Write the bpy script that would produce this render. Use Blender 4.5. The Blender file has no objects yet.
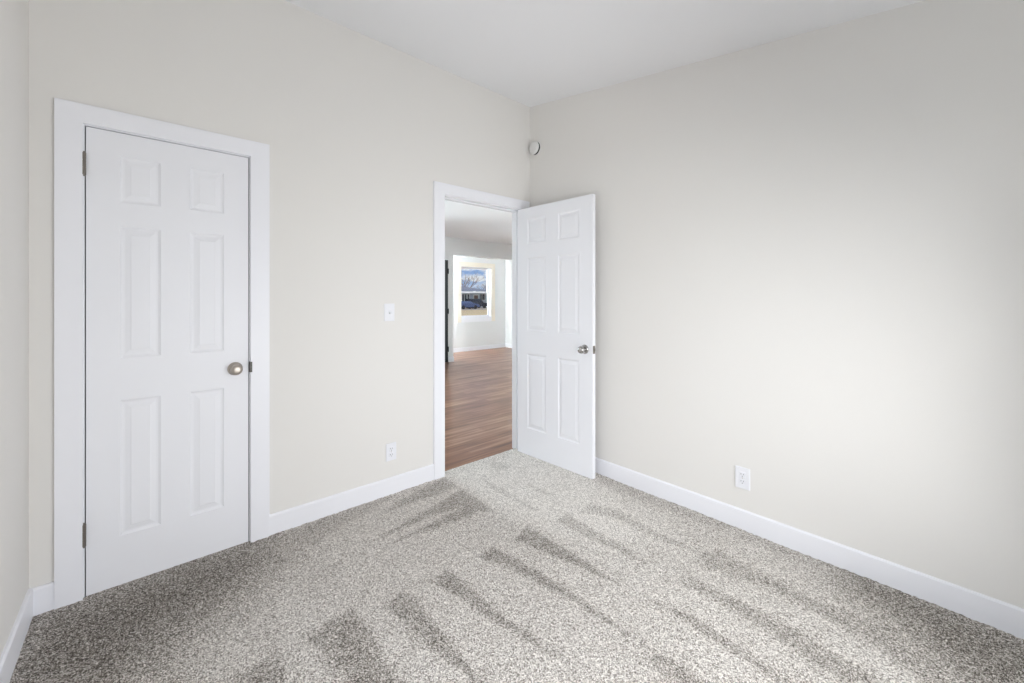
import bpy, bmesh, math, random
import numpy as np
from mathutils import Vector, Matrix

random.seed(7)
S = bpy.context.scene
COL = S.collection

# ------------------------------------------------------------------ camera
cam_d = bpy.data.cameras.new('camera')
cam = bpy.data.objects.new('camera', cam_d)
COL.objects.link(cam)
cam_d.sensor_width = 36.0
cam_d.lens = 408.25 / 1024 * 36.0
cam_d.shift_y = (298.1 - 341.5) / 1024.0
cam_d.clip_start = 0.02
cam_d.clip_end = 500
cam.location = (-2.5002, -2.5571, 1.298)
cam.rotation_euler = (math.radians(90), 0, math.radians(-41.84))
S.camera = cam

# ------------------------------------------------------------------ exposure
S.view_settings.view_transform = 'Standard'
S.view_settings.look = 'None'
S.view_settings.gamma = 1.0
S.view_settings.use_curve_mapping = False
S.view_settings.exposure = 0.0
S.cycles.use_denoising = True
S.cycles.max_bounces = 10
S.cycles.diffuse_bounces = 6
S.cycles.glossy_bounces = 4
S.cycles.transparent_max_bounces = 16
S.cycles.sample_clamp_indirect = 40.0

# ------------------------------------------------------------------ world: blue sky with broken clouds
W = bpy.data.worlds.new('sky')
S.world = W
W.use_nodes = True
nt = W.node_tree
nt.nodes.clear()
out = nt.nodes.new('ShaderNodeOutputWorld')
bg = nt.nodes.new('ShaderNodeBackground')
tc = nt.nodes.new('ShaderNodeTexCoord')
sep = nt.nodes.new('ShaderNodeSeparateXYZ')
grad = nt.nodes.new('ShaderNodeValToRGB')
grad.color_ramp.elements[0].position = 0.0
grad.color_ramp.elements[0].color = (0.50, 0.62, 0.78, 1)
grad.color_ramp.elements[1].position = 0.09
grad.color_ramp.elements[1].color = (0.14, 0.30, 0.66, 1)
mp = nt.nodes.new('ShaderNodeMapping')
mp.inputs['Scale'].default_value = (1, 1, 2.6)
noi = nt.nodes.new('ShaderNodeTexNoise')
noi.inputs['Scale'].default_value = 22.0
noi.inputs['Detail'].default_value = 5.0
cr = nt.nodes.new('ShaderNodeValToRGB')
cr.color_ramp.elements[0].position = 0.47
cr.color_ramp.elements[1].position = 0.60
mx = nt.nodes.new('ShaderNodeMix')
mx.data_type = 'RGBA'
mx.inputs[7].default_value = (0.80, 0.82, 0.86, 1)
nt.links.new(tc.outputs['Generated'], sep.inputs[0])
nt.links.new(sep.outputs['Z'], grad.inputs[0])
nt.links.new(tc.outputs['Generated'], mp.inputs[0])
nt.links.new(mp.outputs[0], noi.inputs['Vector'])
nt.links.new(noi.outputs[0], cr.inputs[0])
nt.links.new(cr.outputs[0], mx.inputs[0])
nt.links.new(grad.outputs[0], mx.inputs[6])
nt.links.new(mx.outputs[2], bg.inputs['Color'])
bg.inputs['Strength'].default_value = 1.0
nt.links.new(bg.outputs[0], out.inputs[0])

# ------------------------------------------------------------------ sun, and area lights added at unseen windows
sd = bpy.data.lights.new('sun', 'SUN')
sun = bpy.data.objects.new('sun', sd)
COL.objects.link(sun)
sd.energy = 2.2
sd.angle = math.radians(1.0)
sd.color = (1.0, 0.95, 0.86)
sun.rotation_euler = (math.radians(10), math.radians(52), 0)


def added_light(name, loc, rot, sx, sy, energy, color=(1, 1, 1)):
    d = bpy.data.lights.new(name, 'AREA')
    d.shape = 'RECTANGLE'
    d.size, d.size_y = sx, sy
    d.energy = energy
    d.color = color
    o = bpy.data.objects.new(name, d)
    COL.objects.link(o)
    o.location = loc
    o.rotation_euler = rot
    return o


R90 = math.pi / 2
# area light local -Z is the emitting direction

def aim(loc, target):
    return (Vector(target) - Vector(loc)).to_track_quat('-Z', 'Y').to_euler()


P_ = (-2.3, -4.3, 2.7)
added_light('added_rear_beam', P_, aim(P_, (-0.9, -0.8, 0.3)), 2.8, 2.4, 92, (1.0, 0.985, 0.985))  # area light added outside the unseen rear window, aimed down at the carpet
added_light('added_rear_low', (-1.25, -3.115, 0.78), (R90, 0, 0), 1.85, 1.2, 43, (1.0, 0.985, 0.985))  # second light added at the rear window to lift the lower walls
added_light('added_side_low', (-2.925, -1.75, 1.02), (0, -R90, 0), 1.25, 1.4, 14, (1.0, 0.985, 0.985))  # light added at the unseen side window to lift the right wall
P_ = (0.9, 6.15, 1.75)
added_light('added_sunroom_fill', P_, aim(P_, (3.4, 4.7, 0.5)), 1.0, 1.1, 1150, (0.90, 0.97, 1.0))  # added out of view to brighten the far room
added_light('added_living_fill', (4.815, 1.6, 1.25), (0, R90, 0), 1.4, 1.6, 98, (0.84, 0.955, 1.0))  # added at an unseen end window to brighten the living room ceiling
added_light('added_front_fill', (-0.7, 4.70, 1.20), (-R90, 0, 0), 1.6, 1.3, 155, (0.84, 0.955, 1.0))  # added at an unseen partition window to even out the living room


# ------------------------------------------------------------------ materials
def srgb(r, g, b):
    f = lambda c: (c / 255) / 12.92 if c / 255 <= 0.04045 else ((c / 255 + 0.055) / 1.055) ** 2.4
    return (f(r), f(g), f(b), 1)


def mat(name, col, rough=0.5, metal=0.0, bump=0.0, bscale=200.0, spec=0.5, vary=0.0):
    m = bpy.data.materials.new(name)
    m.use_nodes = True
    t = m.node_tree
    b = t.nodes['Principled BSDF']
    b.inputs['Base Color'].default_value = col if len(col) == 4 else (*col, 1)
    b.inputs['Roughness'].default_value = rough
    b.inputs['Metallic'].default_value = metal
    b.inputs['Specular IOR Level'].default_value = spec
    if bump or vary:
        c = t.nodes.new('ShaderNodeTexCoord')
        n = t.nodes.new('ShaderNodeTexNoise')
        n.inputs['Scale'].default_value = bscale
        n.inputs['Detail'].default_value = 3
        t.links.new(c.outputs['Object'], n.inputs['Vector'])
        if bump:
            bp = t.nodes.new('ShaderNodeBump')
            bp.inputs['Strength'].default_value = bump
            bp.inputs['Distance'].default_value = 0.002
            t.links.new(n.outputs[0], bp.inputs['Height'])
            t.links.new(bp.outputs[0], b.inputs['Normal'])
        if vary:
            x = t.nodes.new('ShaderNodeMix')
            x.data_type = 'RGBA'
            cc = b.inputs['Base Color'].default_value
            x.inputs[6].default_value = [v * (1 - vary) for v in cc[:3]] + [1]
            x.inputs[7].default_value = [min(1, v * (1 + vary)) for v in cc[:3]] + [1]
            t.links.new(n.outputs[0], x.inputs[0])
            t.links.new(x.outputs[2], b.inputs['Base Color'])
    return m


M = {}
M['wall'] = mat('wall_paint', (0.785, 0.768, 0.738), 0.75, bump=0.06, bscale=260, spec=0.25)
M['ceiling'] = mat('ceiling_paint', (0.84, 0.845, 0.86), 0.85, bump=0.08, bscale=180, spec=0.2)
M['jamb'] = mat('jamb_paint', (0.85, 0.855, 0.88), 0.14, spec=0.5)
M['trim'] = mat('trim_paint', (0.865, 0.87, 0.905), 0.38, bump=0.02, bscale=60, spec=0.4)
M['door'] = mat('door_paint', (0.845, 0.85, 0.88), 0.42, bump=0.03, bscale=90, spec=0.4)
M['cream'] = mat('cream_trim_paint', (0.86, 0.80, 0.70), 0.4)
M['far_wall'] = mat('far_wall_paint', (0.79, 0.80, 0.80), 0.75, bump=0.05, bscale=200, spec=0.25)
M['nickel'] = mat('satin_nickel', (0.50, 0.45, 0.40), 0.42, 1.0, bump=0.02, bscale=600)
M['chrome'] = mat('polished_nickel', (0.45, 0.44, 0.43), 0.12, 1.0)
M['hinge'] = mat('hinge_bronze', (0.26, 0.235, 0.21), 0.38, 1.0, bump=0.05, bscale=500)
M['strike'] = mat('dark_strike_metal', (0.09, 0.085, 0.08), 0.45, 1.0)
M['detector'] = mat('detector_plastic', (0.765, 0.76, 0.745), 0.45)
M['dark'] = mat('dark_gap', (0.03, 0.03, 0.03), 0.7)
M['plastic'] = mat('white_plastic', (0.83, 0.835, 0.87), 0.3)
M['slot'] = mat('outlet_slot', (0.20, 0.20, 0.21), 0.6)
M['black_door'] = mat('black_door_paint', (0.010, 0.010, 0.012), 0.5, bump=0.03)
M['concrete'] = mat('concrete', (0.34, 0.35, 0.36), 0.9, bump=0.2, bscale=40)

# pane: clear glass, slightly reflective
gm = bpy.data.materials.new('window_glass')
gm.use_nodes = True
t = gm.node_tree
t.nodes.clear()
o_ = t.nodes.new('ShaderNodeOutputMaterial')
tr = t.nodes.new('ShaderNodeBsdfTransparent')
tr.inputs[0].default_value = (0.97, 0.98, 0.98, 1)
gl = t.nodes.new('ShaderNodeBsdfGlossy')
gl.inputs['Roughness'].default_value = 0.02
fr = t.nodes.new('ShaderNodeFresnel')
fr.inputs[0].default_value = 1.3
ms = t.nodes.new('ShaderNodeMixShader')
t.links.new(fr.outputs[0], ms.inputs[0])
t.links.new(tr.outputs[0], ms.inputs[1])
t.links.new(gl.outputs[0], ms.inputs[2])
t.links.new(ms.outputs[0], o_.inputs[0])
M['glass'] = gm


def carpet_material():
    m = bpy.data.materials.new('speckled_carpet')
    m.use_nodes = True
    t = m.node_tree
    L = t.links.new
    b = t.nodes['Principled BSDF']
    b.inputs['Roughness'].default_value = 1.0
    b.inputs['Specular IOR Level'].default_value = 0.05
    c = t.nodes.new('ShaderNodeTexCoord')
    v = t.nodes.new('ShaderNodeTexVoronoi')
    v.inputs['Scale'].default_value = 400
    v2 = t.nodes.new('ShaderNodeTexVoronoi')
    v2.inputs['Scale'].default_value = 215
    n = t.nodes.new('ShaderNodeTexNoise')
    n.inputs['Scale'].default_value = 700
    n.inputs['Detail'].default_value = 2
    for q in (v, v2, n):
        L(c.outputs['Object'], q.inputs['Vector'])
    s1 = t.nodes.new('ShaderNodeSeparateColor')
    s2 = t.nodes.new('ShaderNodeSeparateColor')
    L(v.outputs['Color'], s1.inputs[0])
    L(v2.outputs['Color'], s2.inputs[0])
    # blend of two tuft sizes and fibre noise
    m1 = t.nodes.new('ShaderNodeMath'); m1.operation = 'MULTIPLY'; m1.inputs[1].default_value = 0.56
    m2 = t.nodes.new('ShaderNodeMath'); m2.operation = 'MULTIPLY_ADD'; m2.inputs[1].default_value = 0.34
    m3 = t.nodes.new('ShaderNodeMath'); m3.operation = 'MULTIPLY_ADD'; m3.inputs[1].default_value = 0.20
    L(s1.outputs[0], m1.inputs[0])
    L(s2.outputs[1], m2.inputs[0]); L(m1.outputs[0], m2.inputs[2])
    L(n.outputs[0], m3.inputs[0]); L(m2.outputs[0], m3.inputs[2])
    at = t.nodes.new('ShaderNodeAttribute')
    at.attribute_name = 'nap_and_tone'
    # brushed swaths and darker zones show more of the dark yarn
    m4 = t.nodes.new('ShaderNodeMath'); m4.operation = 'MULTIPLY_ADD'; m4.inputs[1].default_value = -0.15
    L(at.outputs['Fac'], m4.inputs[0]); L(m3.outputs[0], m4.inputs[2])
    r = t.nodes.new('ShaderNodeValToRGB')
    e = r.color_ramp.elements
    e[0].position = 0.10; e[0].color = srgb(66, 61, 56)
    e[1].position = 0.86; e[1].color = srgb(255, 251, 245)
    k = e.new(0.36); k.color = srgb(140, 133, 125)
    k = e.new(0.58); k.color = srgb(212, 206, 199)
    L(m4.outputs[0], r.inputs[0])
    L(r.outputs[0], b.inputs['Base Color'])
    bp = t.nodes.new('ShaderNodeBump')
    bp.inputs['Strength'].default_value = 0.7
    bp.inputs['Distance'].default_value = 0.0025
    L(m3.outputs[0], bp.inputs['Height'])
    L(bp.outputs[0], b.inputs['Normal'])
    return m


M['carpet'] = carpet_material()


def plank_material():
    m = bpy.data.materials.new('wood_planks')
    m.use_nodes = True
    t = m.node_tree
    L = t.links.new
    b = t.nodes['Principled BSDF']
    b.inputs['Roughness'].default_value = 0.30
    c = t.nodes.new('ShaderNodeTexCoord')
    br = t.nodes.new('ShaderNodeTexBrick')
    br.offset = 0.37
    br.inputs['Scale'].default_value = 1.0
    br.inputs['Brick Width'].default_value = 1.22
    br.inputs['Row Height'].default_value = 0.125
    br.inputs['Mortar Size'].default_value = 0.0012
    br.inputs['Color1'].default_value = (0, 0, 0, 1)
    br.inputs['Color2'].default_value = (1, 1, 1, 1)
    br.inputs['Mortar'].default_value = (0.15, 0.15, 0.15, 1)
    L(c.outputs['Object'], br.inputs['Vector'])
    mp = t.nodes.new('ShaderNodeMapping')
    mp.inputs['Scale'].default_value = (1.6, 26, 1)
    L(c.outputs['Object'], mp.inputs[0])
    n = t.nodes.new('ShaderNodeTexNoise')
    n.inputs['Scale'].default_value = 1.0
    n.inputs['Detail'].default_value = 6
    n.inputs['Distortion'].default_value = 0.4
    L(mp.outputs[0], n.inputs['Vector'])
    mixf = t.nodes.new('ShaderNodeMath'); mixf.operation = 'MULTIPLY_ADD'; mixf.inputs[1].default_value = 0.34
    L(br.outputs['Color'], mixf.inputs[0])
    sc = t.nodes.new('ShaderNodeMath'); sc.operation = 'MULTIPLY_ADD'
    sc.inputs[1].default_value = 1.5; sc.inputs[2].default_value = -0.42
    L(n.outputs[0], sc.inputs[0])
    L(sc.outputs[0], mixf.inputs[2])
    r = t.nodes.new('ShaderNodeValToRGB')
    e = r.color_ramp.elements
    e[0].position = 0.1; e[0].color = srgb(97, 66, 51)
    e[1].position = 0.9; e[1].color = srgb(177, 142, 117)
    k = e.new(0.5); k.color = srgb(140, 100, 79)
    L(mixf.outputs[0], r.inputs[0])
    L(r.outputs[0], b.inputs['Base Color'])
    bp = t.nodes.new('ShaderNodeBump')
    bp.inputs['Strength'].default_value = 0.06
    bp.inputs['Distance'].default_value = 0.001
    L(n.outputs[0], bp.inputs['Height'])
    L(bp.outputs[0], b.inputs['Normal'])
    return m


M['planks'] = plank_material()


# ------------------------------------------------------------------ mesh helpers
def link(name, bm, material, parent=None, smooth=False):
    me = bpy.data.meshes.new(name)
    bmesh.ops.recalc_face_normals(bm, faces=bm.faces[:])
    bm.to_mesh(me)
    bm.free()
    me.materials.append(M[material] if isinstance(material, str) else material)
    if smooth:
        for p in me.polygons:
            p.use_smooth = True
    o = bpy.data.objects.new(name, me)
    COL.objects.link(o)
    if parent:
        o.parent = parent
    return o


def box(bm, x0, x1, y0, y1, z0, z1, bevel=0.0):
    vs = [bm.verts.new((x, y, z)) for x in (x0, x1) for y in (y0, y1) for z in (z0, z1)]
    fs = [(0, 1, 3, 2), (4, 6, 7, 5), (0, 4, 5, 1), (2, 3, 7, 6), (0, 2, 6, 4), (1, 5, 7, 3)]
    faces = [bm.faces.new([vs[i] for i in f]) for f in fs]
    if bevel:
        es = list({e for f in faces for e in f.edges})
        bmesh.ops.bevel(bm, geom=es, offset=bevel, segments=2, affect='EDGES', profile=0.5)
    return faces


def boxes(name, lst, material, parent=None, bevel=0.0):
    bm = bmesh.new()
    for b in lst:
        box(bm, *b, bevel=bevel)
    return link(name, bm, material, parent)


def lathe(bm, prof, axis='Y', centre=(0, 0, 0), seg=32):
    """prof: list of (radius, height along axis)"""
    c = Vector(centre)
    rings = []
    for r, h in prof:
        ring = []
        if r < 1e-6:
            p = {'Y': (0, h, 0), 'X': (h, 0, 0), 'Z': (0, 0, h)}[axis]
            ring = [bm.verts.new(c + Vector(p))]
        else:
            for i in range(seg):
                a = 2 * math.pi * i / seg
                u, v = r * math.cos(a), r * math.sin(a)
                p = {'Y': (u, h, v), 'X': (h, u, v), 'Z': (u, v, h)}[axis]
                ring.append(bm.verts.new(c + Vector(p)))
        rings.append(ring)
    for a, b in zip(rings[:-1], rings[1:]):
        if len(a) == 1 and len(b) == 1:
            continue
        for i in range(seg):
            j = (i + 1) % seg
            if len(a) == 1:
                bm.faces.new((a[0], b[i], b[j]))
            elif len(b) == 1:
                bm.faces.new((a[i], a[j], b[0]))
            else:
                bm.faces.new((a[i], a[j], b[j], b[i]))
    for ring, cap in ((rings[0], True), (rings[-1], True)):
        if len(ring) > 1:
            bm.faces.new(ring)


def empty(name, loc=(0, 0, 0), rz=0.0):
    o = bpy.data.objects.new(name, None)
    COL.objects.link(o)
    o.location = loc
    o.rotation_euler = (0, 0, rz)
    o.empty_display_size = 0.1
    return o


def tag(o, label, cat, group=None, kind=None):
    o['label'] = label
    o['category'] = cat
    if group:
        o['group'] = group
    if kind:
        o['kind'] = kind
    return o


def wall_slab(name, axis, a0, a1, n0, n1, z0, z1, holes=(), material='wall', label='', top=None):
    """vertical wall running along axis ('x' or 'y') from a0..a1, thickness n0..n1; holes (a0,a1,z0,z1)"""
    xs = sorted({a0, a1, *[h[0] for h in holes], *[h[1] for h in holes]})
    zs = sorted({z0, z1, *[h[2] for h in holes], *[h[3] for h in holes]})
    xs = [x for x in xs if a0 <= x <= a1]
    zs = [z for z in zs if z0 <= z <= z1]
    solid = {}
    for i in range(len(xs) - 1):
        for j in range(len(zs) - 1):
            mx_, mz_ = (xs[i] + xs[i + 1]) / 2, (zs[j] + zs[j + 1]) / 2
            solid[i, j] = not any(h[0] < mx_ < h[1] and h[2] < mz_ < h[3] for h in holes)
    bm = bmesh.new()
    cache = {}

    def V(i, j, n):
        k = (i, j, n)
        if k not in cache:
            a, z, nn = xs[i], zs[j], (n0, n1)[n]
            if top and j == len(zs) - 1:
                z = top(a, nn)
            cache[k] = bm.verts.new((a, nn, z) if axis == 'x' else (nn, a, z))
        return cache[k]

    for (i, j), s in solid.items():
        if not s:
            continue
        for n in (0, 1):
            bm.faces.new([V(i, j, n), V(i + 1, j, n), V(i + 1, j + 1, n), V(i, j + 1, n)])
        for di, dj, e in ((-1, 0, ((i, j), (i, j + 1))), (1, 0, ((i + 1, j), (i + 1, j + 1))),
                          (0, -1, ((i, j), (i + 1, j))), (0, 1, ((i, j + 1), (i + 1, j + 1)))):
            if not solid.get((i + di, j + dj), False):
                (p, q) = e
                bm.faces.new([V(*p, 0), V(*q, 0), V(*q, 1), V(*p, 1)])
    o = link(name, bm, material)
    tag(o, label, 'wall', kind='structure')
    return o


# ------------------------------------------------------------------ room shell
XL, YR = -2.858, -3.05            # left wall and rear wall planes
T = 0.105
CEIL0, SLOPE = 2.985, 0.1645
ceil_z = lambda y: CEIL0 + SLOPE * y
LIV_X0, LIV_X1, LIV_Y1, LIV_Z = -3.1, 4.67, 4.556, 2.55
FZ = -0.015                       # plank floor level
SUN_Y = 5.72

wall_slab('wall_back', 'x', XL, 0.0, 0.0, T, -0.05, CEIL0 + 0.0,
          holes=((-2.718, -2.074, -0.05, 2.066), (-0.897, -0.095, -0.05, 2.066)),
          label='off-white painted wall holding the closet door and the open doorway')
wall_slab('wall_right', 'y', YR, T, 0.0, T, -0.05, CEIL0,
          label='off-white painted wall behind the open white door, with one outlet near its baseboard',
          top=lambda a, n: ceil_z(min(a, 0)))
wall_slab('wall_left', 'y', YR, T, XL - T, XL, -0.05, CEIL0, holes=((-2.50, -1.00, 0.35, 1.85),),
          label='off-white painted wall left of the closet door', top=lambda a, n: ceil_z(min(a, 0)))
wall_slab('wall_front', 'x', XL - T, T, YR - T, YR, -0.05, ceil_z(YR),
          holes=((-2.30, -0.30, 0.15, 2.10),), label='off-white painted wall behind the camera with a window')

# sloped ceiling
bm = bmesh.new()
x0, x1 = XL - T, T
pts = [(0.0 + T, CEIL0), (YR - T, ceil_z(YR - T))]
v = [bm.verts.new((x, y if k == 0 else y, z + dz)) for x in (x0, x1) for k, (y, z) in enumerate(pts) for dz in (0, 0.08)]
for f in ((0, 1, 3, 2), (4, 6, 7, 5), (0, 4, 5, 1), (2, 3, 7, 6), (0, 2, 6, 4), (1, 5, 7, 3)):
    bm.faces.new([v[i] for i in f])
ceiling = link('ceiling', bm, 'ceiling')
tag(ceiling, 'plain white ceiling sloping down above the carpeted room', 'ceiling', kind='structure')

# ------------------------------------------------------------------ carpet (floor)
MARKS = [  # swaths brushed against the pile and broad darker and paler zones, outlines on the floor (x, y), strength
    ([(-0.891,-0.033),(-0.911,-0.215),(-1.051,-0.224),(-1.256,-0.199),(-1.459,-0.210),(-1.286,-0.122),(-1.074,-0.068)], 0.8, 0.05),
    ([(-0.902,-0.262),(-0.917,-0.634),(-1.006,-0.570),(-1.153,-0.572),(-1.349,-0.547),(-1.511,-0.515),(-1.215,-0.488),(-1.040,-0.460),(-1.242,-0.420),(-1.473,-0.436),(-1.587,-0.435),(-1.347,-0.370),(-1.115,-0.326)], 0.95, 0.05),
    ([(-0.678,-0.145),(-0.696,-0.387),(-0.718,-0.796),(-0.745,-0.772),(-0.742,-0.366)], 0.6, 0.035),
    ([(-0.461,-0.017),(-0.393,-0.157),(-0.483,-0.225),(-0.545,-0.121)], 0.5, 0.08),
    ([(-0.516,-0.508),(-0.498,-0.719),(-0.548,-0.711)], 0.6, 0.05),
    ([(-0.394,-0.989),(-0.531,-0.979),(-0.453,-1.141),(-0.442,-1.333),(-0.422,-1.537),(-0.392,-1.643),(-0.395,-1.427),(-0.357,-1.182)], 0.8, 0.05),
    ([(-0.621,-0.945),(-0.728,-0.953),(-0.712,-1.193),(-0.694,-1.339),(-0.689,-1.533),(-0.645,-1.349),(-0.626,-1.127)], 0.85, 0.035),
    ([(-0.886,-0.882),(-1.021,-0.929),(-0.980,-1.161),(-0.939,-1.348),(-0.900,-1.494),(-0.887,-1.296),(-0.887,-1.097)], 1, 0.035),
    ([(-1.158,-0.901),(-1.262,-0.919),(-1.193,-1.083),(-1.174,-1.266),(-1.137,-1.438),(-1.121,-1.694),(-1.109,-1.810),(-1.106,-1.676),(-1.107,-1.425),(-1.118,-1.178),(-1.132,-1.014)], 1, 0.035),
    ([(-1.428,-0.901),(-1.531,-0.911),(-1.486,-1.101),(-1.468,-1.251),(-1.435,-1.368),(-1.411,-1.522),(-1.380,-1.637),(-1.391,-1.488),(-1.411,-1.316),(-1.419,-1.169),(-1.422,-1.009)], 1, 0.035),
    ([(-1.647,-0.893),(-1.757,-0.920),(-1.724,-1.102),(-1.711,-1.265),(-1.684,-1.349),(-1.677,-1.479),(-1.648,-1.506),(-1.651,-1.325),(-1.642,-1.115),(-1.637,-0.982)], 1, 0.035),
    ([(-1.861,-0.842),(-1.952,-0.852),(-2.049,-0.868),(-2.012,-0.995),(-1.994,-1.162),(-2.003,-1.232),(-1.861,-1.359),(-1.868,-1.260),(-1.862,-1.119),(-1.854,-0.960)], 1, 0.05),
    ([(-2.144,-0.855),(-2.230,-0.877),(-2.331,-0.894),(-2.146,-1.059),(-2.140,-0.941)], 0.9, 0.06),
    ([(-0.317,-1.722),(-0.395,-1.629),(-0.506,-1.707),(-0.457,-1.854),(-0.430,-2.007),(-0.441,-2.135),(-0.466,-2.310),(-0.567,-2.473),(-0.419,-2.606),(-0.291,-2.379),(-0.359,-2.118),(-0.333,-2.001),(-0.339,-1.867)], 0.75, 0.07),
    ([(-0.602,-1.679),(-0.689,-1.691),(-0.679,-1.832),(-0.691,-1.954),(-0.712,-2.066),(-0.729,-2.150),(-0.764,-2.296),(-0.666,-2.385),(-0.631,-2.276),(-0.608,-2.122),(-0.600,-2.035),(-0.599,-1.903),(-0.618,-1.764)], 0.85, 0.06),
    ([(-0.885,-1.639),(-0.892,-1.801),(-0.901,-1.956),(-0.905,-2.041),(-0.920,-2.166),(-0.871,-2.210),(-0.870,-2.046),(-0.844,-1.916),(-0.845,-1.766)], 0.9, 0.035),
    ([(-1.097,-1.815),(-1.152,-1.771),(-1.176,-1.890),(-1.190,-1.924),(-1.104,-2.001),(-1.082,-1.894)], 1, 0.05),
    ([(-1.111,-1.577),(-1.109,-1.673),(-1.094,-1.754),(-1.133,-1.689)], 0.6, 0.028),
    ([(-2.020,-0.059),(-1.682,-0.011),(-1.280,-0.038),(-1.751,-0.225),(-1.815,-0.266),(-2.004,-0.307),(-2.074,-0.223)], 0.55, 0.09),
    ([(-1.979,-0.527),(-1.799,-0.479),(-1.794,-0.534),(-1.971,-0.577)], 0.35, 0.06),
    ([(-2.859,-0.005),(-2.698,-0.008),(-2.090,-0.008),(-2.014,-0.052),(-2.026,-0.266),(-2.233,-0.441),(-2.405,-0.562),(-2.516,-0.695),(-2.584,-0.796),(-2.928,-0.489)], 1.75, 0.55),  # broad darker zone towards the left corner
    ([(-0.018,-2.699),(0.013,-2.354),(0.013,-2.142),(-0.170,-2.207),(-0.271,-2.377),(-0.456,-2.539),(-0.544,-2.623),(-0.315,-2.828)], 1.55, 0.42),  # broad darker zone at the near right
    ([(-0.018,-0.736),(0.002,-1.472),(0.019,-2.216),(-0.087,-2.195),(-0.110,-1.521),(-0.141,-0.843)], 0.35, 0.06),
    ([(-0.832,-0.008),(-0.087,0.059),(-0.084,-0.767),(-0.359,-1.407),(-0.724,-1.267),(-0.823,-0.924),(-0.895,-0.557)], -0.6, 0.35),  # broad paler zone in front of the doorway
]


def carpet():
    step = 0.0115
    xs = np.arange(XL, 0.0 + 1e-6, step); xs[-1] = 0.0
    ys = np.arange(YR, 0.0 + 1e-6, step); ys[-1] = 0.0
    nx, ny = len(xs), len(ys)
    gx, gy = np.meshgrid(xs, ys, indexing='ij')
    # tongues of carpet running into the doorway and under the closet door
    ty = np.array([0.0115, 0.023, 0.0345, 0.046, 0.0575, 0.066])
    tongues = [xs[(xs > -0.878) & (xs < -0.114)], xs[(xs > -2.699) & (xs < -2.093)]]
    hx, hy = (np.concatenate([g.ravel() for g in q]) for q in zip(*[np.meshgrid(t_, ty, indexing='ij') for t_ in tongues]))
    px = np.concatenate([gx.ravel(), hx.ravel()])
    py = np.concatenate([gy.ravel(), hy.ravel()])
    rng = np.random.default_rng(3)
    edge = np.minimum.reduce([px - XL, -px, py - YR, np.abs(py)])
    pz = rng.uniform(-1, 1, len(px)) * np.where(edge < 0.03, 0.003, 0.0008)
    pz += 0.002 * np.sin(px * 9.1 + 1.3) * np.sin(py * 7.3)
    pz[-len(hx.ravel()):][(np.arange(hx.size) % len(ty)) == len(ty) - 1] -= 0.008
    faces = []
    for i in range(nx - 1):
        for j in range(ny - 1):
            a = i * ny + j
            faces.append((a, a + ny, a + ny + 1, a + 1))
    base = nx * ny
    for tx in tongues:
        i0 = int(np.searchsorted(xs, tx[0]))
        for i in range(len(tx) - 1):
            g = (i0 + i) * ny + ny - 1
            h = base + i * len(ty)
            faces.append((g, g + ny, h + len(ty), h))
            for j in range(len(ty) - 1):
                faces.append((h + j, h + len(ty) + j, h + len(ty) + j + 1, h + j + 1))
        base += len(tx) * len(ty)
    me = bpy.data.meshes.new('floor')
    me.from_pydata(list(zip(px.tolist(), py.tolist(), pz.tolist())), [], faces)
    # vacuum swaths in the pile, with broad darker and paler zones
    nap_and_tone = np.zeros(len(px))
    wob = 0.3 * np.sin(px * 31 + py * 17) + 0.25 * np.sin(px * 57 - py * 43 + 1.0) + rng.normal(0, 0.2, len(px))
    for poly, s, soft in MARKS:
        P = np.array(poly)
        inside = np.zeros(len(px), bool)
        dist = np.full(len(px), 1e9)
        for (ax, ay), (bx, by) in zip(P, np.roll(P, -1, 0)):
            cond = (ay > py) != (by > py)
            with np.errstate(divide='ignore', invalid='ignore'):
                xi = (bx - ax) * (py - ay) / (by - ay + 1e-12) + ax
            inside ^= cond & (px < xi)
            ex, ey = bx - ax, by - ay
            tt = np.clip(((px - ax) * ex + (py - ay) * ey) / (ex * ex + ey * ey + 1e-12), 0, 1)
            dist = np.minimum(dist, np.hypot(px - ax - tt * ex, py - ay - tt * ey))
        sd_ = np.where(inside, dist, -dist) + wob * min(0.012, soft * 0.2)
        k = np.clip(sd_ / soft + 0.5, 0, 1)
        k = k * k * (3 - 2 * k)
        nap_and_tone = np.maximum(nap_and_tone, s * k) if s > 0 else nap_and_tone + s * k
    nap_and_tone += 0.10 * np.sin(px * 2.1 + 0.5) * np.sin(py * 2.7 + 1.1)
    a = me.attributes.new('nap_and_tone', 'FLOAT', 'POINT')
    a.data.foreach_set('value', nap_and_tone.astype(np.float32))
    me.materials.append(M['carpet'])
    for p in me.polygons:
        p.use_smooth = True
    o = bpy.data.objects.new('floor', me)
    COL.objects.link(o)
    tag(o, 'speckled grey beige carpet with vacuum stripes covering the room floor', 'carpet', kind='structure')
    return o


carpet()

# ------------------------------------------------------------------ baseboards
BH, BT = 0.110, 0.013


def baseboard(name, axis, a0, a1, n0, sign, label, h=BH, z0=-0.012, material='trim'):
    """profile with a small chamfer along its upper front edge"""
    prof = [(0, z0), (BT, z0), (BT, h - 0.007), (BT - 0.006, h), (0, h)]
    bm = bmesh.new()
    ends = []
    for a in (a0, a1):
        ends.append([bm.verts.new((a, n0 + sign * d, z) if axis == 'x' else (n0 + sign * d, a, z)) for d, z in prof])
    for i in range(len(prof)):
        j = (i + 1) % len(prof)
        bm.faces.new((ends[0][i], ends[0][j], ends[1][j], ends[1][i]))
    bm.faces.new(ends[0])
    bm.faces.new(ends[1][::-1])
    o = link(name, bm, material)
    tag(o, label, 'baseboard', kind='structure')
    return o


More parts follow.
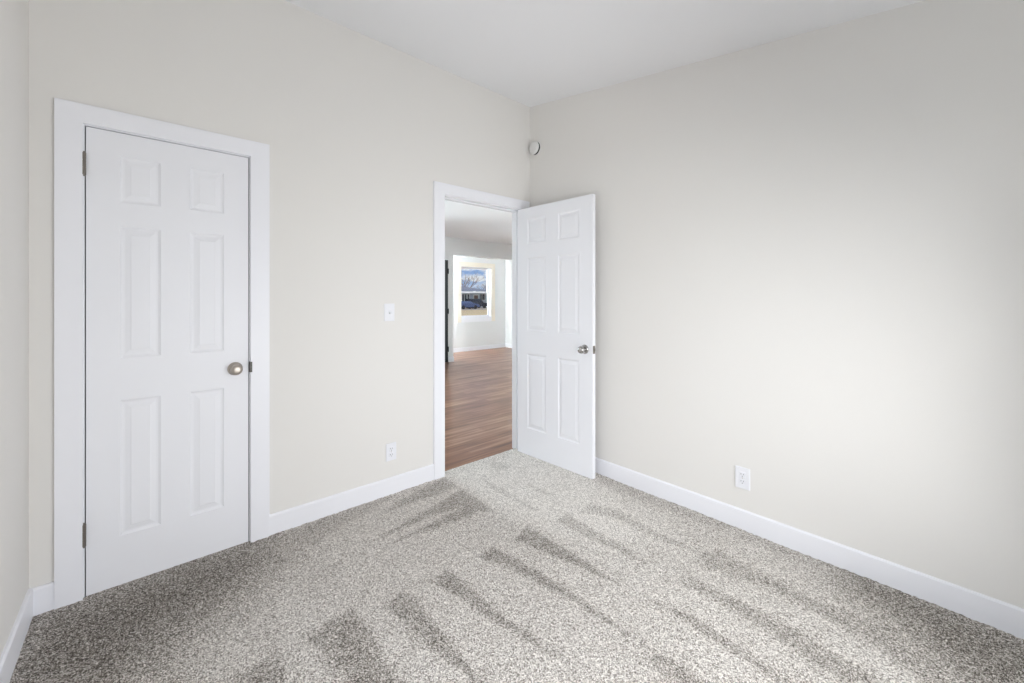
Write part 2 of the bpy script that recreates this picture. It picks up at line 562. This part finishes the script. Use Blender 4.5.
baseboard('baseboard_back', 'x', -2.0006, -0.968, 0.0, -1, 'white baseboard between the closet door and the doorway')
baseboard('baseboard_corner', 'x', XL, -2.7865, 0.0, -1, 'short white baseboard piece between the left wall and the closet door casing')
baseboard('baseboard_right', 'y', YR, 0.0, 0.0, -1, 'long white baseboard under the right wall with the outlet')
baseboard('baseboard_left', 'y', YR, -BT, XL, 1, 'white baseboard running along the left wall', h=0.118)


# ------------------------------------------------------------------ door casings and jambs
def casing(name, xo0, xi0, xi1, xo1, ztop_in, ztop_out, label):
    e = empty(name, ((xi0 + xi1) / 2, 0, 0))
    ox = (xi0 + xi1) / 2
    ct = 0.019
    boxes('side_casing', [(xo0 - ox, xi0 - ox, -ct, 0, -0.012, ztop_out)], 'trim', e, 0.0004)
    boxes('side_casing', [(xi1 - ox, xo1 - ox, -ct, 0, -0.012, ztop_out)], 'trim', e, 0.0004)
    boxes('head_casing', [(xi0 - ox, xi1 - ox, -ct, 0, ztop_in, ztop_out)], 'trim', e, 0.0004)
    tag(e, label, 'door casing', kind='structure')
    return e


def jamb(name, x0, x1, ztop, label, stop_y, latch=None):
    """lining of the opening in the wall with a door stop strip"""
    ox = (x0 + x1) / 2
    e = empty(name, (ox, 0, 0))
    th = 0.018
    y1 = T + 0.003
    a, b = x0 - ox, x1 - ox
    boxes('side_jamb', [(a - th, a, -0.001, y1, -0.04, ztop + th), (a, a + 0.011, stop_y, stop_y + 0.034, -0.04, ztop)], 'jamb', e)
    boxes('side_jamb', [(b, b + th, -0.001, y1, -0.04, ztop + th), (b - 0.011, b, stop_y, stop_y + 0.034, -0.04, ztop)], 'jamb', e)
    boxes('head_jamb', [(a, b, -0.001, y1, ztop, ztop + th), (a + 0.011, b - 0.011, stop_y, stop_y + 0.034, ztop - 0.011, ztop)], 'jamb', e)
    tag(e, label, 'door frame', kind='structure')
    return e


casing('trim_1', -2.7865, -2.704, -2.088, -2.0006, 2.052, 2.134, 'flat white casing around the closed closet door')
casing('trim_2', -0.970, -0.883, -0.109, -0.022, 2.052, 2.134, 'flat white casing around the open doorway to the hall')
j1 = jamb('trim_3', -2.700, -2.092, 2.048, 'white jamb lining the closed closet door', 0.037)
j2 = jamb('trim_4', -0.879, -0.113, 2.048, 'white jamb lining the open doorway beside the open door', 0.040)
# strike plate lip of the closet door on its jamb
bm = bmesh.new()
box(bm, 0.304 - 0.001, 0.304 + 0.0105, -0.0215, -0.0005, 0.905, 0.960, bevel=0.001)
k = link('strike_plate', bm, 'strike', j1)
k['label'] = 'dark metal strike plate beside the closet knob'
# strike of the doorway jamb (far side, seen when stepping sideways)
bm = bmesh.new()
box(bm, -0.380, -0.3785, 0.004, 0.032, 0.895, 0.955, bevel=0.0004)
link('strike_plate', bm, 'nickel', j2)


# ------------------------------------------------------------------ six panel doors
def door_slab(bm, w, h, xs, zs, th=0.035, zb=0.0):
    """moulded slab, local x 0..w, front face at y=0, back at y=th; xs = panel x ranges, zs = panel z ranges"""
    prof = [(0.000, 0.000), (0.004, 0.0032), (0.010, 0.0060), (0.017, 0.0060), (0.035, 0.0022), (0.038, 0.0008)]
    gx = [0, *[q for p in xs for q in p], w]
    gz = [zb, *[q for p in zs for q in p], h]
    for face, sgn in ((0.0, 1), (th, -1)):
        cache = {}

        def V(x, z):
            k = (round(x, 5), round(z, 5))
            if k not in cache:
                cache[k] = bm.verts.new((x, face, z))
            return cache[k]

        for i in range(len(gx) - 1):
            for j in range(len(gz) - 1):
                a, b, c, d = gx[i], gx[i + 1], gz[j], gz[j + 1]
                if i % 2 == 1 and j % 2 == 1:
                    prev = [V(a, c), V(b, c), V(b, d), V(a, d)]
                    for off, dep in prof[1:]:
                        cur = [bm.verts.new((x, face + sgn * dep, z)) for x, z in
                               ((a + off, c + off), (b - off, c + off), (b - off, d - off), (a + off, d - off))]
                        for q in range(4):
                            bm.faces.new((prev[q], prev[(q + 1) % 4], cur[(q + 1) % 4], cur[q]))
                        prev = cur
                    bm.faces.new(prev)
                else:
                    bm.faces.new((V(a, c), V(b, c), V(b, d), V(a, d)))
    # edges of the slab
    e = 0.0
    for q in ([(0, 0, zb), (0, th, zb), (0, th, h), (0, 0, h)], [(w, 0, zb), (w, 0, h), (w, th, h), (w, th, zb)],
              [(0, 0, h), (0, th, h), (w, th, h), (w, 0, h)], [(0, 0, zb), (w, 0, zb), (w, th, zb), (0, th, zb)]):
        bm.faces.new([bm.verts.new(p) for p in q])
    bmesh.ops.remove_doubles(bm, verts=bm.verts[:], dist=1e-5)


def knob(parent, x, y, z, side, material, kr=0.0275):
    """side -1: sticks out towards local -y; +1 towards +y"""
    s = side
    bm = bmesh.new()
    lathe(bm, [(0.0, s * 0.062), (0.010, s * 0.0618), (0.017, s * 0.0605), (0.0225, s * 0.057), (kr * 0.97, s * 0.050),
               (kr, s * 0.043), (kr * 0.95, s * 0.036), (0.021, s * 0.029), (0.0145, s * 0.0245), (0.0125, s * 0.018),
               (0.0125, s * 0.006)], 'Y', (x, y, z), 36)
    k = link('knob', bm, material, parent, True)
    bm = bmesh.new()
    lathe(bm, [(0.0, s * 0.0105), (0.018, s * 0.010), (0.027, s * 0.0082), (0.0325, s * 0.0045), (0.034, 0.0)], 'Y', (x, y, z), 36)
    link('rosette', bm, material, k, True)
    return k


def hinge(parent, x, y, z0, z1, material='hinge'):
    bm = bmesh.new()
    zc = (z0 + z1) / 2
    lathe(bm, [(0.0035, z0 - 0.006), (0.0055, z0 - 0.002), (0.0055, z0), (0.0075, z0 + 0.0005), (0.0075, z0 + (z1 - z0) * 0.32), (0.0068, z0 + (z1 - z0) * 0.325),
               (0.0068, z0 + (z1 - z0) * 0.335), (0.0075, z0 + (z1 - z0) * 0.34), (0.0075, z0 + (z1 - z0) * 0.66),
               (0.0068, z0 + (z1 - z0) * 0.665), (0.0068, z0 + (z1 - z0) * 0.675), (0.0075, z0 + (z1 - z0) * 0.68),
               (0.0075, z1 - 0.0005), (0.0055, z1), (0.0055, z1 + 0.002), (0.0035, z1 + 0.006)], 'Z', (x, y, 0), 16)
    box(bm, x - 0.004, x - 0.0026, y + 0.004, y + 0.030, z0, z1)
    h = link('hinge', bm, material, parent, False)
    return h


# closed closet door
DB = 0.012
d1 = empty('door_1', (-2.6958, 0.0, DB))
bm = bmesh.new()
door_slab(bm, 0.600, 2.032, ((0.106, 0.246), (0.355, 0.494)), ((0.211, 0.823), (1.014, 1.610), (1.720, 1.928)), zb=-0.0105)
link('door_slab', bm, 'door', d1)
knob(d1, 0.541, 0.0, 0.917, -1, 'nickel')
for z0, z1 in ((1.819, 1.914), (0.214, 0.309)):
    hinge(d1, -0.006, -0.0125, z0, z1)
tag(d1, 'closed white six-panel closet door with round nickel knob', 'door', kind='structure')

# open door swung back beside the right wall
OW = 0.757
d2 = empty('door_2', (-0.1554, -0.0102, DB), math.radians(-87.64))
bm = bmesh.new()
door_slab(bm, OW, 2.032, ((0.114, 0.317), (0.440, 0.641)), ((0.211, 0.826), (1.018, 1.618), (1.734, 1.938)), zb=-0.0105)
link('door_slab', bm, 'door', d2)
knob(d2, 0.690, 0.0, 0.914, -1, 'chrome')
knob(d2, 0.690, 0.035, 0.914, 1, 'chrome')
bm = bmesh.new()
box(bm, OW - 0.0005, OW + 0.0015, 0.005, 0.030, 0.886, 0.943, bevel=0.0006)
box(bm, OW + 0.001, OW + 0.009, 0.012, 0.023, 0.905, 0.925, bevel=0.002)
k = link('latch', bm, 'hinge', d2)
k['label'] = 'dark metal latch in the door edge'
tag(d2, 'open white six-panel door standing in front of the right wall', 'door', kind='structure')


# ------------------------------------------------------------------ switch, outlets, detector
def plate(bm, w, h, d=0.006):
    box(bm, -w / 2, w / 2, -d, 0, -h / 2, h / 2, bevel=0.0022)


def outlet(loc, rz, label, w=0.072, h=0.116):
    e = empty('wall_outlet', loc, rz)
    bm = bmesh.new()
    plate(bm, w, h)
    link('face_plate', bm, 'plastic', e)
    for zc in (0.0195, -0.0195):
        bm = bmesh.new()
        box(bm, -0.017, 0.017, -0.0085, -0.004, zc - 0.0145, zc + 0.0145, bevel=0.003)
        r = link('receptacle', bm, 'plastic', e)
        for dx, hh in ((-0.0065, 0.0085), (0.0065, 0.007)):
            bm = bmesh.new()
            box(bm, dx - 0.0014, dx + 0.0014, -0.0092, -0.007, zc + 0.003 - hh / 2, zc + 0.003 + hh / 2)
            link('slot', bm, 'slot', r)
        bm = bmesh.new()
        lathe(bm, [(0.0, -0.0092), (0.0026, -0.0092), (0.0026, -0.0065)], 'Y', (0, 0, zc - 0.008), 12)
        link('ground_hole', bm, 'slot', r)
    bm = bmesh.new()
    lathe(bm, [(0.0, -0.0078), (0.0024, -0.0074), (0.003, -0.005)], 'Y', (0, 0, 0), 12)
    link('screw', bm, 'nickel', e)
    tag(e, label, 'outlet')
    return e


outlet((-1.290, 0, 0.279), 0, 'white duplex outlet between the closet door and the doorway')
outlet((0, -1.712, 0.287), -R90, 'white duplex outlet low on the right wall above the long baseboard', 0.076, 0.120)

e = empty('light_switch', (-1.303, 0, 1.204))
bm = bmesh.new()
plate(bm, 0.072, 0.116)
link('face_plate', bm, 'plastic', e)
bm = bmesh.new()
# toggle lever, tilted
vs = [(-0.005, -0.006, -0.012), (0.005, -0.006, -0.012), (0.005, -0.006, 0.012), (-0.005, -0.006, 0.012),
      (-0.004, -0.015, -0.010), (0.004, -0.015, -0.010), (0.004, -0.019, -0.003), (-0.004, -0.019, -0.003)]
vv = [bm.verts.new(p) for p in vs]
for f in ((0, 1, 2, 3), (4, 5, 6, 7), (0, 1, 5, 4), (1, 2, 6, 5), (2, 3, 7, 6), (3, 0, 4, 7)):
    bm.faces.new([vv[i] for i in f])
link('toggle', bm, 'plastic', e)
for zc in (0.030, -0.030):
    bm = bmesh.new()
    lathe(bm, [(0.0, -0.0078), (0.0024, -0.0074), (0.003, -0.005)], 'Y', (0, 0, zc), 12)
    link('screw', bm, 'plastic', e)
tag(e, 'white toggle light switch on the wall left of the doorway', 'light switch')

e = empty('smoke_detector', (0, -0.076, 2.586), -R90)
bm = bmesh.new()
lathe(bm, [(0.057, 0.0), (0.058, -0.003), (0.058, -0.005), (0.056, -0.006)], 'Y', (0, 0, 0), 40)
link('mounting_base', bm, 'detector', e, False)
bm = bmesh.new()
lathe(bm, [(0.0540, -0.006), (0.0540, -0.022)], 'Y', (0, 0, 0), 40)
k = link('vent_ring', bm, 'dark', e)
k['label'] = 'dark vent slot around the detector'
bm = bmesh.new()
lathe(bm, [(0.0535, -0.020), (0.055, -0.022), (0.054, -0.029), (0.049, -0.035), (0.036, -0.038), (0.020, -0.039), (0.0, -0.0395)], 'Y', (0, 0, 0), 40)
c = link('cover', bm, 'detector', e, True)
bm = bmesh.new()
lathe(bm, [(0.0, -0.0415), (0.007, -0.0412), (0.0085, -0.038)], 'Y', (0.018, 0, -0.012), 16)
link('test_button', bm, 'detector', e)
tag(e, 'round white smoke detector high on the wall in the corner above the doorway', 'smoke detector')

# ------------------------------------------------------------------ hall, living room and sunroom beyond the doorway
bm = bmesh.new()
box(bm, LIV_X0 - 0.1, LIV_X1 + 0.1, 0.060, LIV_Y1 + 0.12, FZ - 0.03, FZ)
box(bm, 0.28, LIV_X1 + 0.1, LIV_Y1 + 0.12, SUN_Y + 0.02, FZ - 0.03, FZ)
o = link('hallway_floor', bm, 'planks')
tag(o, 'glossy reddish brown wood plank floor beyond the doorway', 'floor', kind='structure')
bm = bmesh.new()
box(bm, LIV_X0 - 0.1, LIV_X1 + 0.1, T, LIV_Y1 + 0.12, LIV_Z, LIV_Z + 0.08)
box(bm, 0.28, LIV_X1 + 0.1, LIV_Y1 + 0.12, SUN_Y + 0.14, LIV_Z, LIV_Z + 0.08)
o = link('hallway_ceiling', bm, 'ceiling')
tag(o, 'flat white ceiling seen through the doorway', 'ceiling', kind='structure')
OPX = 2.238
wall_slab('partition_wall', 'x', LIV_X0, LIV_X1, LIV_Y1, LIV_Y1 + 0.12, -0.05, LIV_Z,
          holes=((OPX, LIV_X1, -0.05, 2.195), (1.295, 2.112, -0.05, 2.085), (-1.6, 0.2, 0.5, 2.0)), material='far_wall',
          label='pale wall with a wide cased opening far beyond the doorway')
wall_slab('sunroom_wall', 'x', 0.28, LIV_X1 + 0.12, SUN_Y, SUN_Y + 0.14, -0.05, LIV_Z,
          holes=((3.235, 4.185, 0.815, 2.075), (0.55, 1.55, 0.80, 2.10)), material='far_wall',
          label='bright white end wall around the far window')
wall_slab('end_wall', 'y', T, SUN_Y, LIV_X1, LIV_X1 + 0.12, -0.05, LIV_Z, holes=((0.7, 2.5, 0.5, 2.0),), material='far_wall',
          label='white side wall meeting the far window wall at the right')
wall_slab('living_wall', 'y', T, LIV_Y1 + 0.12, LIV_X0 - 0.12, LIV_X0, -0.05, LIV_Z, material='far_wall', label='hidden side wall of the room beyond the doorway')
wall_slab('sunroom_side_wall', 'y', LIV_Y1 + 0.12, SUN_Y, 0.28, 0.40, -0.05, LIV_Z, material='far_wall',
          label='hidden side wall of the far room')
wall_slab('hall_wall', 'x', 0.0, LIV_X1, 0.0, T, -0.05, LIV_Z + 0.3, material='far_wall',
          label='hidden wall continuing past the bedroom corner')
# closet box behind the closed door
wall_slab('closet_wall', 'x', XL, -1.85, 0.75, 0.80, -0.05, LIV_Z, material='far_wall', label='hidden back of the closet')
wall_slab('closet_side_wall', 'y', T, 0.75, -1.90, -1.85, -0.05, LIV_Z, material='far_wall', label='hidden side of the closet')
baseboard('baseboard_far', 'x', OPX - 0.6, LIV_X1, SUN_Y, -1, 'white baseboard under the far window', h=0.085, z0=FZ)
baseboard('baseboard_end', 'y', LIV_Y1 + 0.12, SUN_Y - BT, LIV_X1, -1, 'white baseboard at the far right end wall', h=0.085, z0=FZ)
bm = bmesh.new()
box(bm, 2.112, OPX + 0.004, LIV_Y1 - 0.014, LIV_Y1 + 0.134, FZ, 0.09)
o = link('baseboard_opening', bm, 'trim')
tag(o, 'short white baseboard wrapping the end of the far partition', 'baseboard', kind='structure')

# black door in the partition
d3 = empty('door_3', (1.30, LIV_Y1 - 0.002, 0.0))
bm = bmesh.new()
door_slab(bm, 0.805, 2.080, ((0.12, 0.34), (0.465, 0.685)), ((0.22, 0.85), (1.02, 1.62), (1.73, 1.95)), zb=-0.013)
link('door_slab', bm, 'black_door', d3)
for z0 in (0.20, 0.98, 1.80):
    hinge(d3, 0.812, -0.010, z0, z0 + 0.10, 'black_door')
knob(d3, 0.06, 0.0, 0.92, -1, 'nickel')
tag(d3, 'black door seen edge-on at the left of the far opening', 'door', kind='structure')


def sash_window(name, x0, x1, z0, z1, y, cas, label, depth=0.11, visible=True):
    """double-hung window in a wall running along x; room side is -y; y = wall face"""
    ox = (x0 + x1) / 2
    e = empty(name, (ox, y, 0))
    a, b = x0 - ox, x1 - ox
    m = 'cream'
    # casing boards, sill and apron
    boxes('window_frame', [(a - cas, a, -0.018, 0, z0 - cas, z1 + cas), (b, b + cas, -0.018, 0, z0 - cas, z1 + cas),
                           (a, b, -0.018, 0, z1, z1 + cas)], m, e, 0.001)
    boxes('window_sill', [(a, b, -0.020, depth, z0 - 0.012, z0 + 0.012)], 'trim', e, 0.002)
    boxes('apron', [(a, b, -0.018, 0, z0 - cas, z0 - 0.012)], 'trim', e, 0.001)
    boxes('jamb_liner', [(a, a + 0.012, 0, depth + 0.02, z0 + 0.012, z1), (b - 0.012, b, 0, depth + 0.02, z0 + 0.012, z1),
                         (a + 0.012, b - 0.012, 0, depth + 0.02, z1 - 0.012, z1)], 'trim', e)
    zm = (z0 + z1) / 2
    for (p, q, yy) in ((zm - 0.018, z1 - 0.012, depth), (z0 + 0.012, zm + 0.018, depth - 0.036)):
        s, u, v2 = 0.034, a + 0.012, b - 0.012
        sa = boxes('sash', [(u, u + s, yy, yy + 0.03, p, q), (v2 - s, v2, yy, yy + 0.03, p, q),
                            (u + s, v2 - s, yy, yy + 0.03, p, p + s), (u + s, v2 - s, yy, yy + 0.03, q - s, q)], 'trim', e)
        boxes('pane', [(u + s, v2 - s, yy + 0.013, yy + 0.017, p + s, q - s)], 'glass', sa)
    bm = bmesh.new()
    box(bm, -0.03, 0.03, depth - 0.04, depth - 0.01, zm + 0.018, zm + 0.030, bevel=0.003)
    link('sash_lock', bm, 'trim', e)
    tag(e, label, 'window', kind='structure')
    return e


sash_window('window_1', 3.235, 4.185, 0.815, 2.075, SUN_Y, 0.115, 'double-hung window in cream casing on the bright far wall')


def plain_unseen_window(name, axis, a0, a1, z0, z1, n, sign, label):
    """simple framed window out of view, put in to carry an added area light"""
    e = empty(name, (0, 0, 0))
    f = 0.05
    d0, d1 = sorted((n, n + sign * 0.05))
    lst = [(a0, a0 + f, z0, z1), (a1 - f, a1, z0, z1), (a0 + f, a1 - f, z0, z0 + f), (a0 + f, a1 - f, z1 - f, z1)]
    conv = (lambda a, b, c, d: (a, b, d0, d1, c, d)) if axis == 'x' else (lambda a, b, c, d: (d0, d1, a, b, c, d))
    boxes('window_frame', [conv(*q) for q in lst], 'trim', e)
    mid = (d0 + d1) / 2
    g0, g1 = mid - 0.002, mid + 0.002
    q = (a0 + f, a1 - f, z0 + f, z1 - f)
    boxes('pane', [(q[0], q[1], g0, g1, q[2], q[3]) if axis == 'x' else (g0, g1, q[0], q[1], q[2], q[3])], 'glass', e)
    tag(e, label, 'window', kind='structure')


plain_unseen_window('unseen_window_2', 'x', -2.30, -0.30, 0.15, 2.10, YR, -1, 'unseen bedroom window behind the camera, sized to suit the light')
plain_unseen_window('unseen_window_3', 'y', -2.50, -1.00, 0.35, 1.85, XL, -1, 'unseen bedroom window assumed on the left wall beside the camera')
plain_unseen_window('unseen_window_4', 'x', 0.55, 1.55, 0.80, 2.10, SUN_Y, 1, 'unseen second window added to brighten the far room')
plain_unseen_window('unseen_window_5', 'y', 0.7, 2.5, 0.5, 2.0, LIV_X1 + 0.12, -1, 'unseen window added in the side wall to light the room beyond the doorway')
plain_unseen_window('unseen_window_6', 'x', -1.6, 0.2, 0.5, 2.0, LIV_Y1 + 0.12, -1, 'unseen window added for its light in the partition left of the black door')

# ------------------------------------------------------------------ outside, seen through the far window
GZ = -0.60
M['lawn'] = mat('dry_lawn', srgb(218, 190, 142), 0.95, bump=0.3, bscale=3, vary=0.18)
M['road'] = mat('asphalt', srgb(176, 160, 146), 0.9, vary=0.1, bscale=4)
M['siding'] = mat('blue_grey_siding', srgb(176, 180, 196), 0.8)
M['shingle'] = mat('grey_shingles', srgb(140, 142, 152), 0.9, vary=0.2, bscale=6)
M['white_paint'] = mat('white_exterior_paint', srgb(235, 235, 235), 0.6)
M['glass_dark'] = mat('dark_house_glass', srgb(62, 66, 74), 0.15)
M['brick'] = mat('brown_door_paint', srgb(120, 92, 82), 0.7)
M['car_blue'] = mat('blue_car_paint', srgb(92, 108, 146), 0.25)
M['car_dark'] = mat('dark_car_paint', srgb(48, 50, 60), 0.25)
M['tyre'] = mat('tyre_rubber', srgb(30, 30, 32), 0.8)
M['bark'] = mat('bare_bark', srgb(150, 124, 114), 0.9, vary=0.2, bscale=8)

bm = bmesh.new()
box(bm, -90, 140, 6.2, 160, GZ - 0.3, GZ)
o = link('lawn_ground', bm, 'lawn')
tag(o, 'tan dry lawn around the house outside the far window', 'lawn', kind='structure')
bm = bmesh.new()
box(bm, -90, 140, -90, 6.2, GZ - 0.3, GZ)  # grey ground added out of view so bounce into the room stays neutral
o = link('neutral_bounce_ground', bm, 'concrete')
tag(o, 'grey paved yard around the room, added unseen to keep bounced light neutral', 'paved yard', kind='structure')
bm = bmesh.new()
box(bm, -30, 140, 50.5, 57.5, GZ, GZ + 0.02)
o = link('road', bm, 'road')
tag(o, 'pale street in front of the house outside', 'road', kind='structure')

# house across the street
h = empty('house', (43.5, 62.0, GZ))
X0, X1, DEP, EZ = -14.0, 3.3, 9.0, 2.95
boxes('wall', [(X0, X1, 0, DEP, 0, EZ)], 'siding', h)
bm = bmesh.new()
ov, rz = 0.55, 1.75
base = [(X0 - ov, -ov - 1.2), (X1 + ov + 3.6, -ov - 1.2), (X1 + ov + 3.6, DEP + ov), (X0 - ov, DEP + ov)]
vb = [bm.verts.new((x, y, EZ - 0.06)) for x, y in base]
vt = [bm.verts.new((x, y, EZ + 0.12)) for x, y in base]
r0 = bm.verts.new((X0 + 4, DEP / 2, EZ + rz))
r1 = bm.verts.new((-1.6, DEP / 2 - 0.4, EZ + rz))
for i in range(4):
    j = (i + 1) % 4
    bm.faces.new((vb[i], vb[j], vt[j], vt[i]))
bm.faces.new(vb[::-1])
bm.faces.new((vt[0], vt[1], r1, r0)); bm.faces.new((vt[1], vt[2], r1)); bm.faces.new((vt[2], vt[3], r0, r1)); bm.faces.new((vt[3], vt[0], r0))
link('roof', bm, 'shingle', h)
boxes('fascia', [(X0 - ov, X1 + ov + 3.6, -ov - 1.26, -ov - 1.20, EZ - 0.14, EZ + 0.10)], 'white_paint', h)
for x0, n in ((-1.15, 3), (-9.5, 3)):
    w = 0.62
    f = boxes('window', [(x0 + i * w - 0.05, x0 + i * w + 0.09, -0.06, 0.02, 0.95, 2.75) for i in range(n + 1)] +
              [(x0 + 0.09, x0 + n * w - 0.05, -0.06, 0.02, 0.95, 1.07), (x0 + 0.09, x0 + n * w - 0.05, -0.06, 0.02, 2.62, 2.75)], 'white_paint', h)
    boxes('pane', [(x0 + 0.02, x0 + n * w + 0.02, -0.02, 0.01, 1.0, 2.7)], 'glass_dark', f)
d = boxes('front_door', [(1.75, 2.75, -0.05, 0.02, 0.15, 2.45)], 'brick', h)
boxes('door_surround', [(1.62, 1.75, -0.08, 0.02, 0.1, 2.6), (2.75, 2.88, -0.08, 0.02, 0.1, 2.6), (1.75, 2.75, -0.08, 0.02, 2.45, 2.6)], 'white_paint', h)
boxes('porch_floor', [(0.9, 7.4, -1.6, 0.0, 0, 0.15)], 'concrete', h)
for x in (3.9, 7.1):
    bm = bmesh.new()
    box(bm, x - 0.13, x + 0.13, -1.53, -1.27, 0.15, 2.85)
    box(bm, x - 0.19, x + 0.19, -1.59, -1.21, 0.15, 0.40)
    box(bm, x - 0.19, x + 0.19, -1.59, -1.21, 2.70, 2.85)
    link('column', bm, 'white_paint', h)
boxes('wing_wall', [(3.3, 7.2, 1.4, DEP, 0, EZ)], 'siding', h)
f = boxes('wing_window', [(4.05, 4.13, 1.33, 1.42, 1.5, 2.75), (5.55, 5.63, 1.33, 1.42, 1.5, 2.75), (4.8, 4.88, 1.33, 1.42, 1.5, 2.75),
                          (4.05, 5.63, 1.33, 1.42, 2.70, 2.78), (4.05, 5.63, 1.33, 1.42, 1.44, 1.52)], 'white_paint', h)
boxes('pane', [(4.1, 5.6, 1.37, 1.41, 1.5, 2.72)], 'glass_dark', f)
tag(h, 'grey house with hipped roof and white porch column outside the far window', 'house')


def car(name, loc, paint, label, L=4.6, Hh=1.45, Wd=1.8, suv=False):
    e = empty(name, loc)
    # side profile (x, z), front at +x
    if suv:
        prof = [(-L / 2, 0.35), (-L / 2, 0.95), (-L / 2 + 0.25, 1.55), (-L / 2 + 0.45, Hh), (0.45, Hh), (1.05, 1.08), (L / 2 - 0.2, 0.95), (L / 2, 0.75), (L / 2, 0.35)]
    else:
        prof = [(-L / 2, 0.32), (-L / 2 + 0.03, 0.90), (-L / 2 + 0.75, 0.98), (-L / 2 + 1.35, Hh - 0.03), (0.15, Hh), (0.95, 0.98), (L / 2 - 0.25, 0.84), (L / 2, 0.62), (L / 2, 0.32)]
    bm = bmesh.new()
    sides = []
    for s in (-1, 1):
        sides.append([bm.verts.new((x, s * (Wd / 2 - (0.16 if z > 1.1 else 0.0)), z)) for x, z in prof])
    n = len(prof)
    for i in range(n):
        j = (i + 1) % n
        bm.faces.new((sides[0][i], sides[0][j], sides[1][j], sides[1][i]))
    bm.faces.new(sides[0]); bm.faces.new(sides[1][::-1])
    link('body', bm, paint, e)
    zt = Hh - 0.12
    q = [(-L / 2 + 1.0, 1.02), (-L / 2 + 1.5, zt), (0.1, zt), (0.75, 1.02)]
    for s in (-1, 1):
        bm = bmesh.new()
        a = [bm.verts.new((x, s * (Wd / 2 - (0.13 if z > 1.1 else 0.05)), z)) for x, z in q]
        b = [bm.verts.new((x, s * (Wd / 2 - (0.17 if z > 1.1 else 0.09)), z)) for x, z in q]
        bm.faces.new(a); bm.faces.new(b[::-1])
        for i in range(4):
            bm.faces.new((a[i], a[(i + 1) % 4], b[(i + 1) % 4], b[i]))
        link('side_glass', bm, 'glass_dark', e)
    for x in (-L / 2 + 0.85, L / 2 - 0.9):
        for s in (-1, 1):
            bm = bmesh.new()
            y = s * (Wd / 2 - 0.08)
            lathe(bm, [(0.0, y - 0.11), (0.2, y - 0.11), (0.33, y - 0.10), (0.33, y + 0.10), (0.2, y + 0.11), (0.0, y + 0.11)], 'Y', (x, 0, 0.33), 20)
            link('wheel', bm, 'tyre', e)
    tag(e, label, 'car')
    return e


car('parked_car', (38.7, 55.2, GZ + 0.02), 'car_blue', 'blue car parked on the street outside the far window', 4.3, 1.36)
car('sport_utility_vehicle', (43.5, 58.9, GZ), 'car_dark', 'dark taller vehicle parked before the porch of the house outside', 4.4, 1.75, 1.85, True)


def bare_tree(name, loc, height, label, seed, spread=0.55, depth=5):
    rnd = random.Random(seed)
    e = empty(name, loc)
    trunk, tw = bmesh.new(), bmesh.new()

    def limb(bm, p, q, r0, r1, seg=6):
        d = (q - p).normalized()
        u = d.orthogonal().normalized()
        w = d.cross(u)
        A = [bm.verts.new(p + (u * math.cos(2 * math.pi * i / seg) + w * math.sin(2 * math.pi * i / seg)) * r0) for i in range(seg)]
        B = [bm.verts.new(q + (u * math.cos(2 * math.pi * i / seg) + w * math.sin(2 * math.pi * i / seg)) * r1) for i in range(seg)]
        for i in range(seg):
            bm.faces.new((A[i], A[(i + 1) % seg], B[(i + 1) % seg], B[i]))
        bm.faces.new(A[::-1]); bm.faces.new(B)

    def grow(p, d, ln, r, k):
        q = p + d * ln
        limb(trunk if k == 0 else tw, p, q, r, r * 0.68, 7 if k < 2 else 4)
        if k >= depth:
            return
        for _ in range(3 if k < 3 else 2):
            nd = (d + Vector((rnd.uniform(-1, 1), rnd.uniform(-1, 1), rnd.uniform(-0.25, 0.7))) * spread * 1.4).normalized()
            grow(q, nd, ln * rnd.uniform(0.6, 0.85), r * 0.62, k + 1)

    grow(Vector((0, 0, 0)), Vector((0.04, 0, 1)).normalized(), height * 0.30, height * 0.020, 0)
    link('trunk', trunk, 'bark', e)
    link('branches', tw, 'bark', e)
    tag(e, label, 'tree')
    return e


bare_tree('bare_tree', (51.6, 74.0, GZ), 8.6, 'tall bare tree behind the roof at the left of the far window view', 4)
bare_tree('bare_tree', (58.7, 76.0, GZ), 6.2, 'smaller bare tree behind the porch roof at the right of the far window view', 9, 0.7)
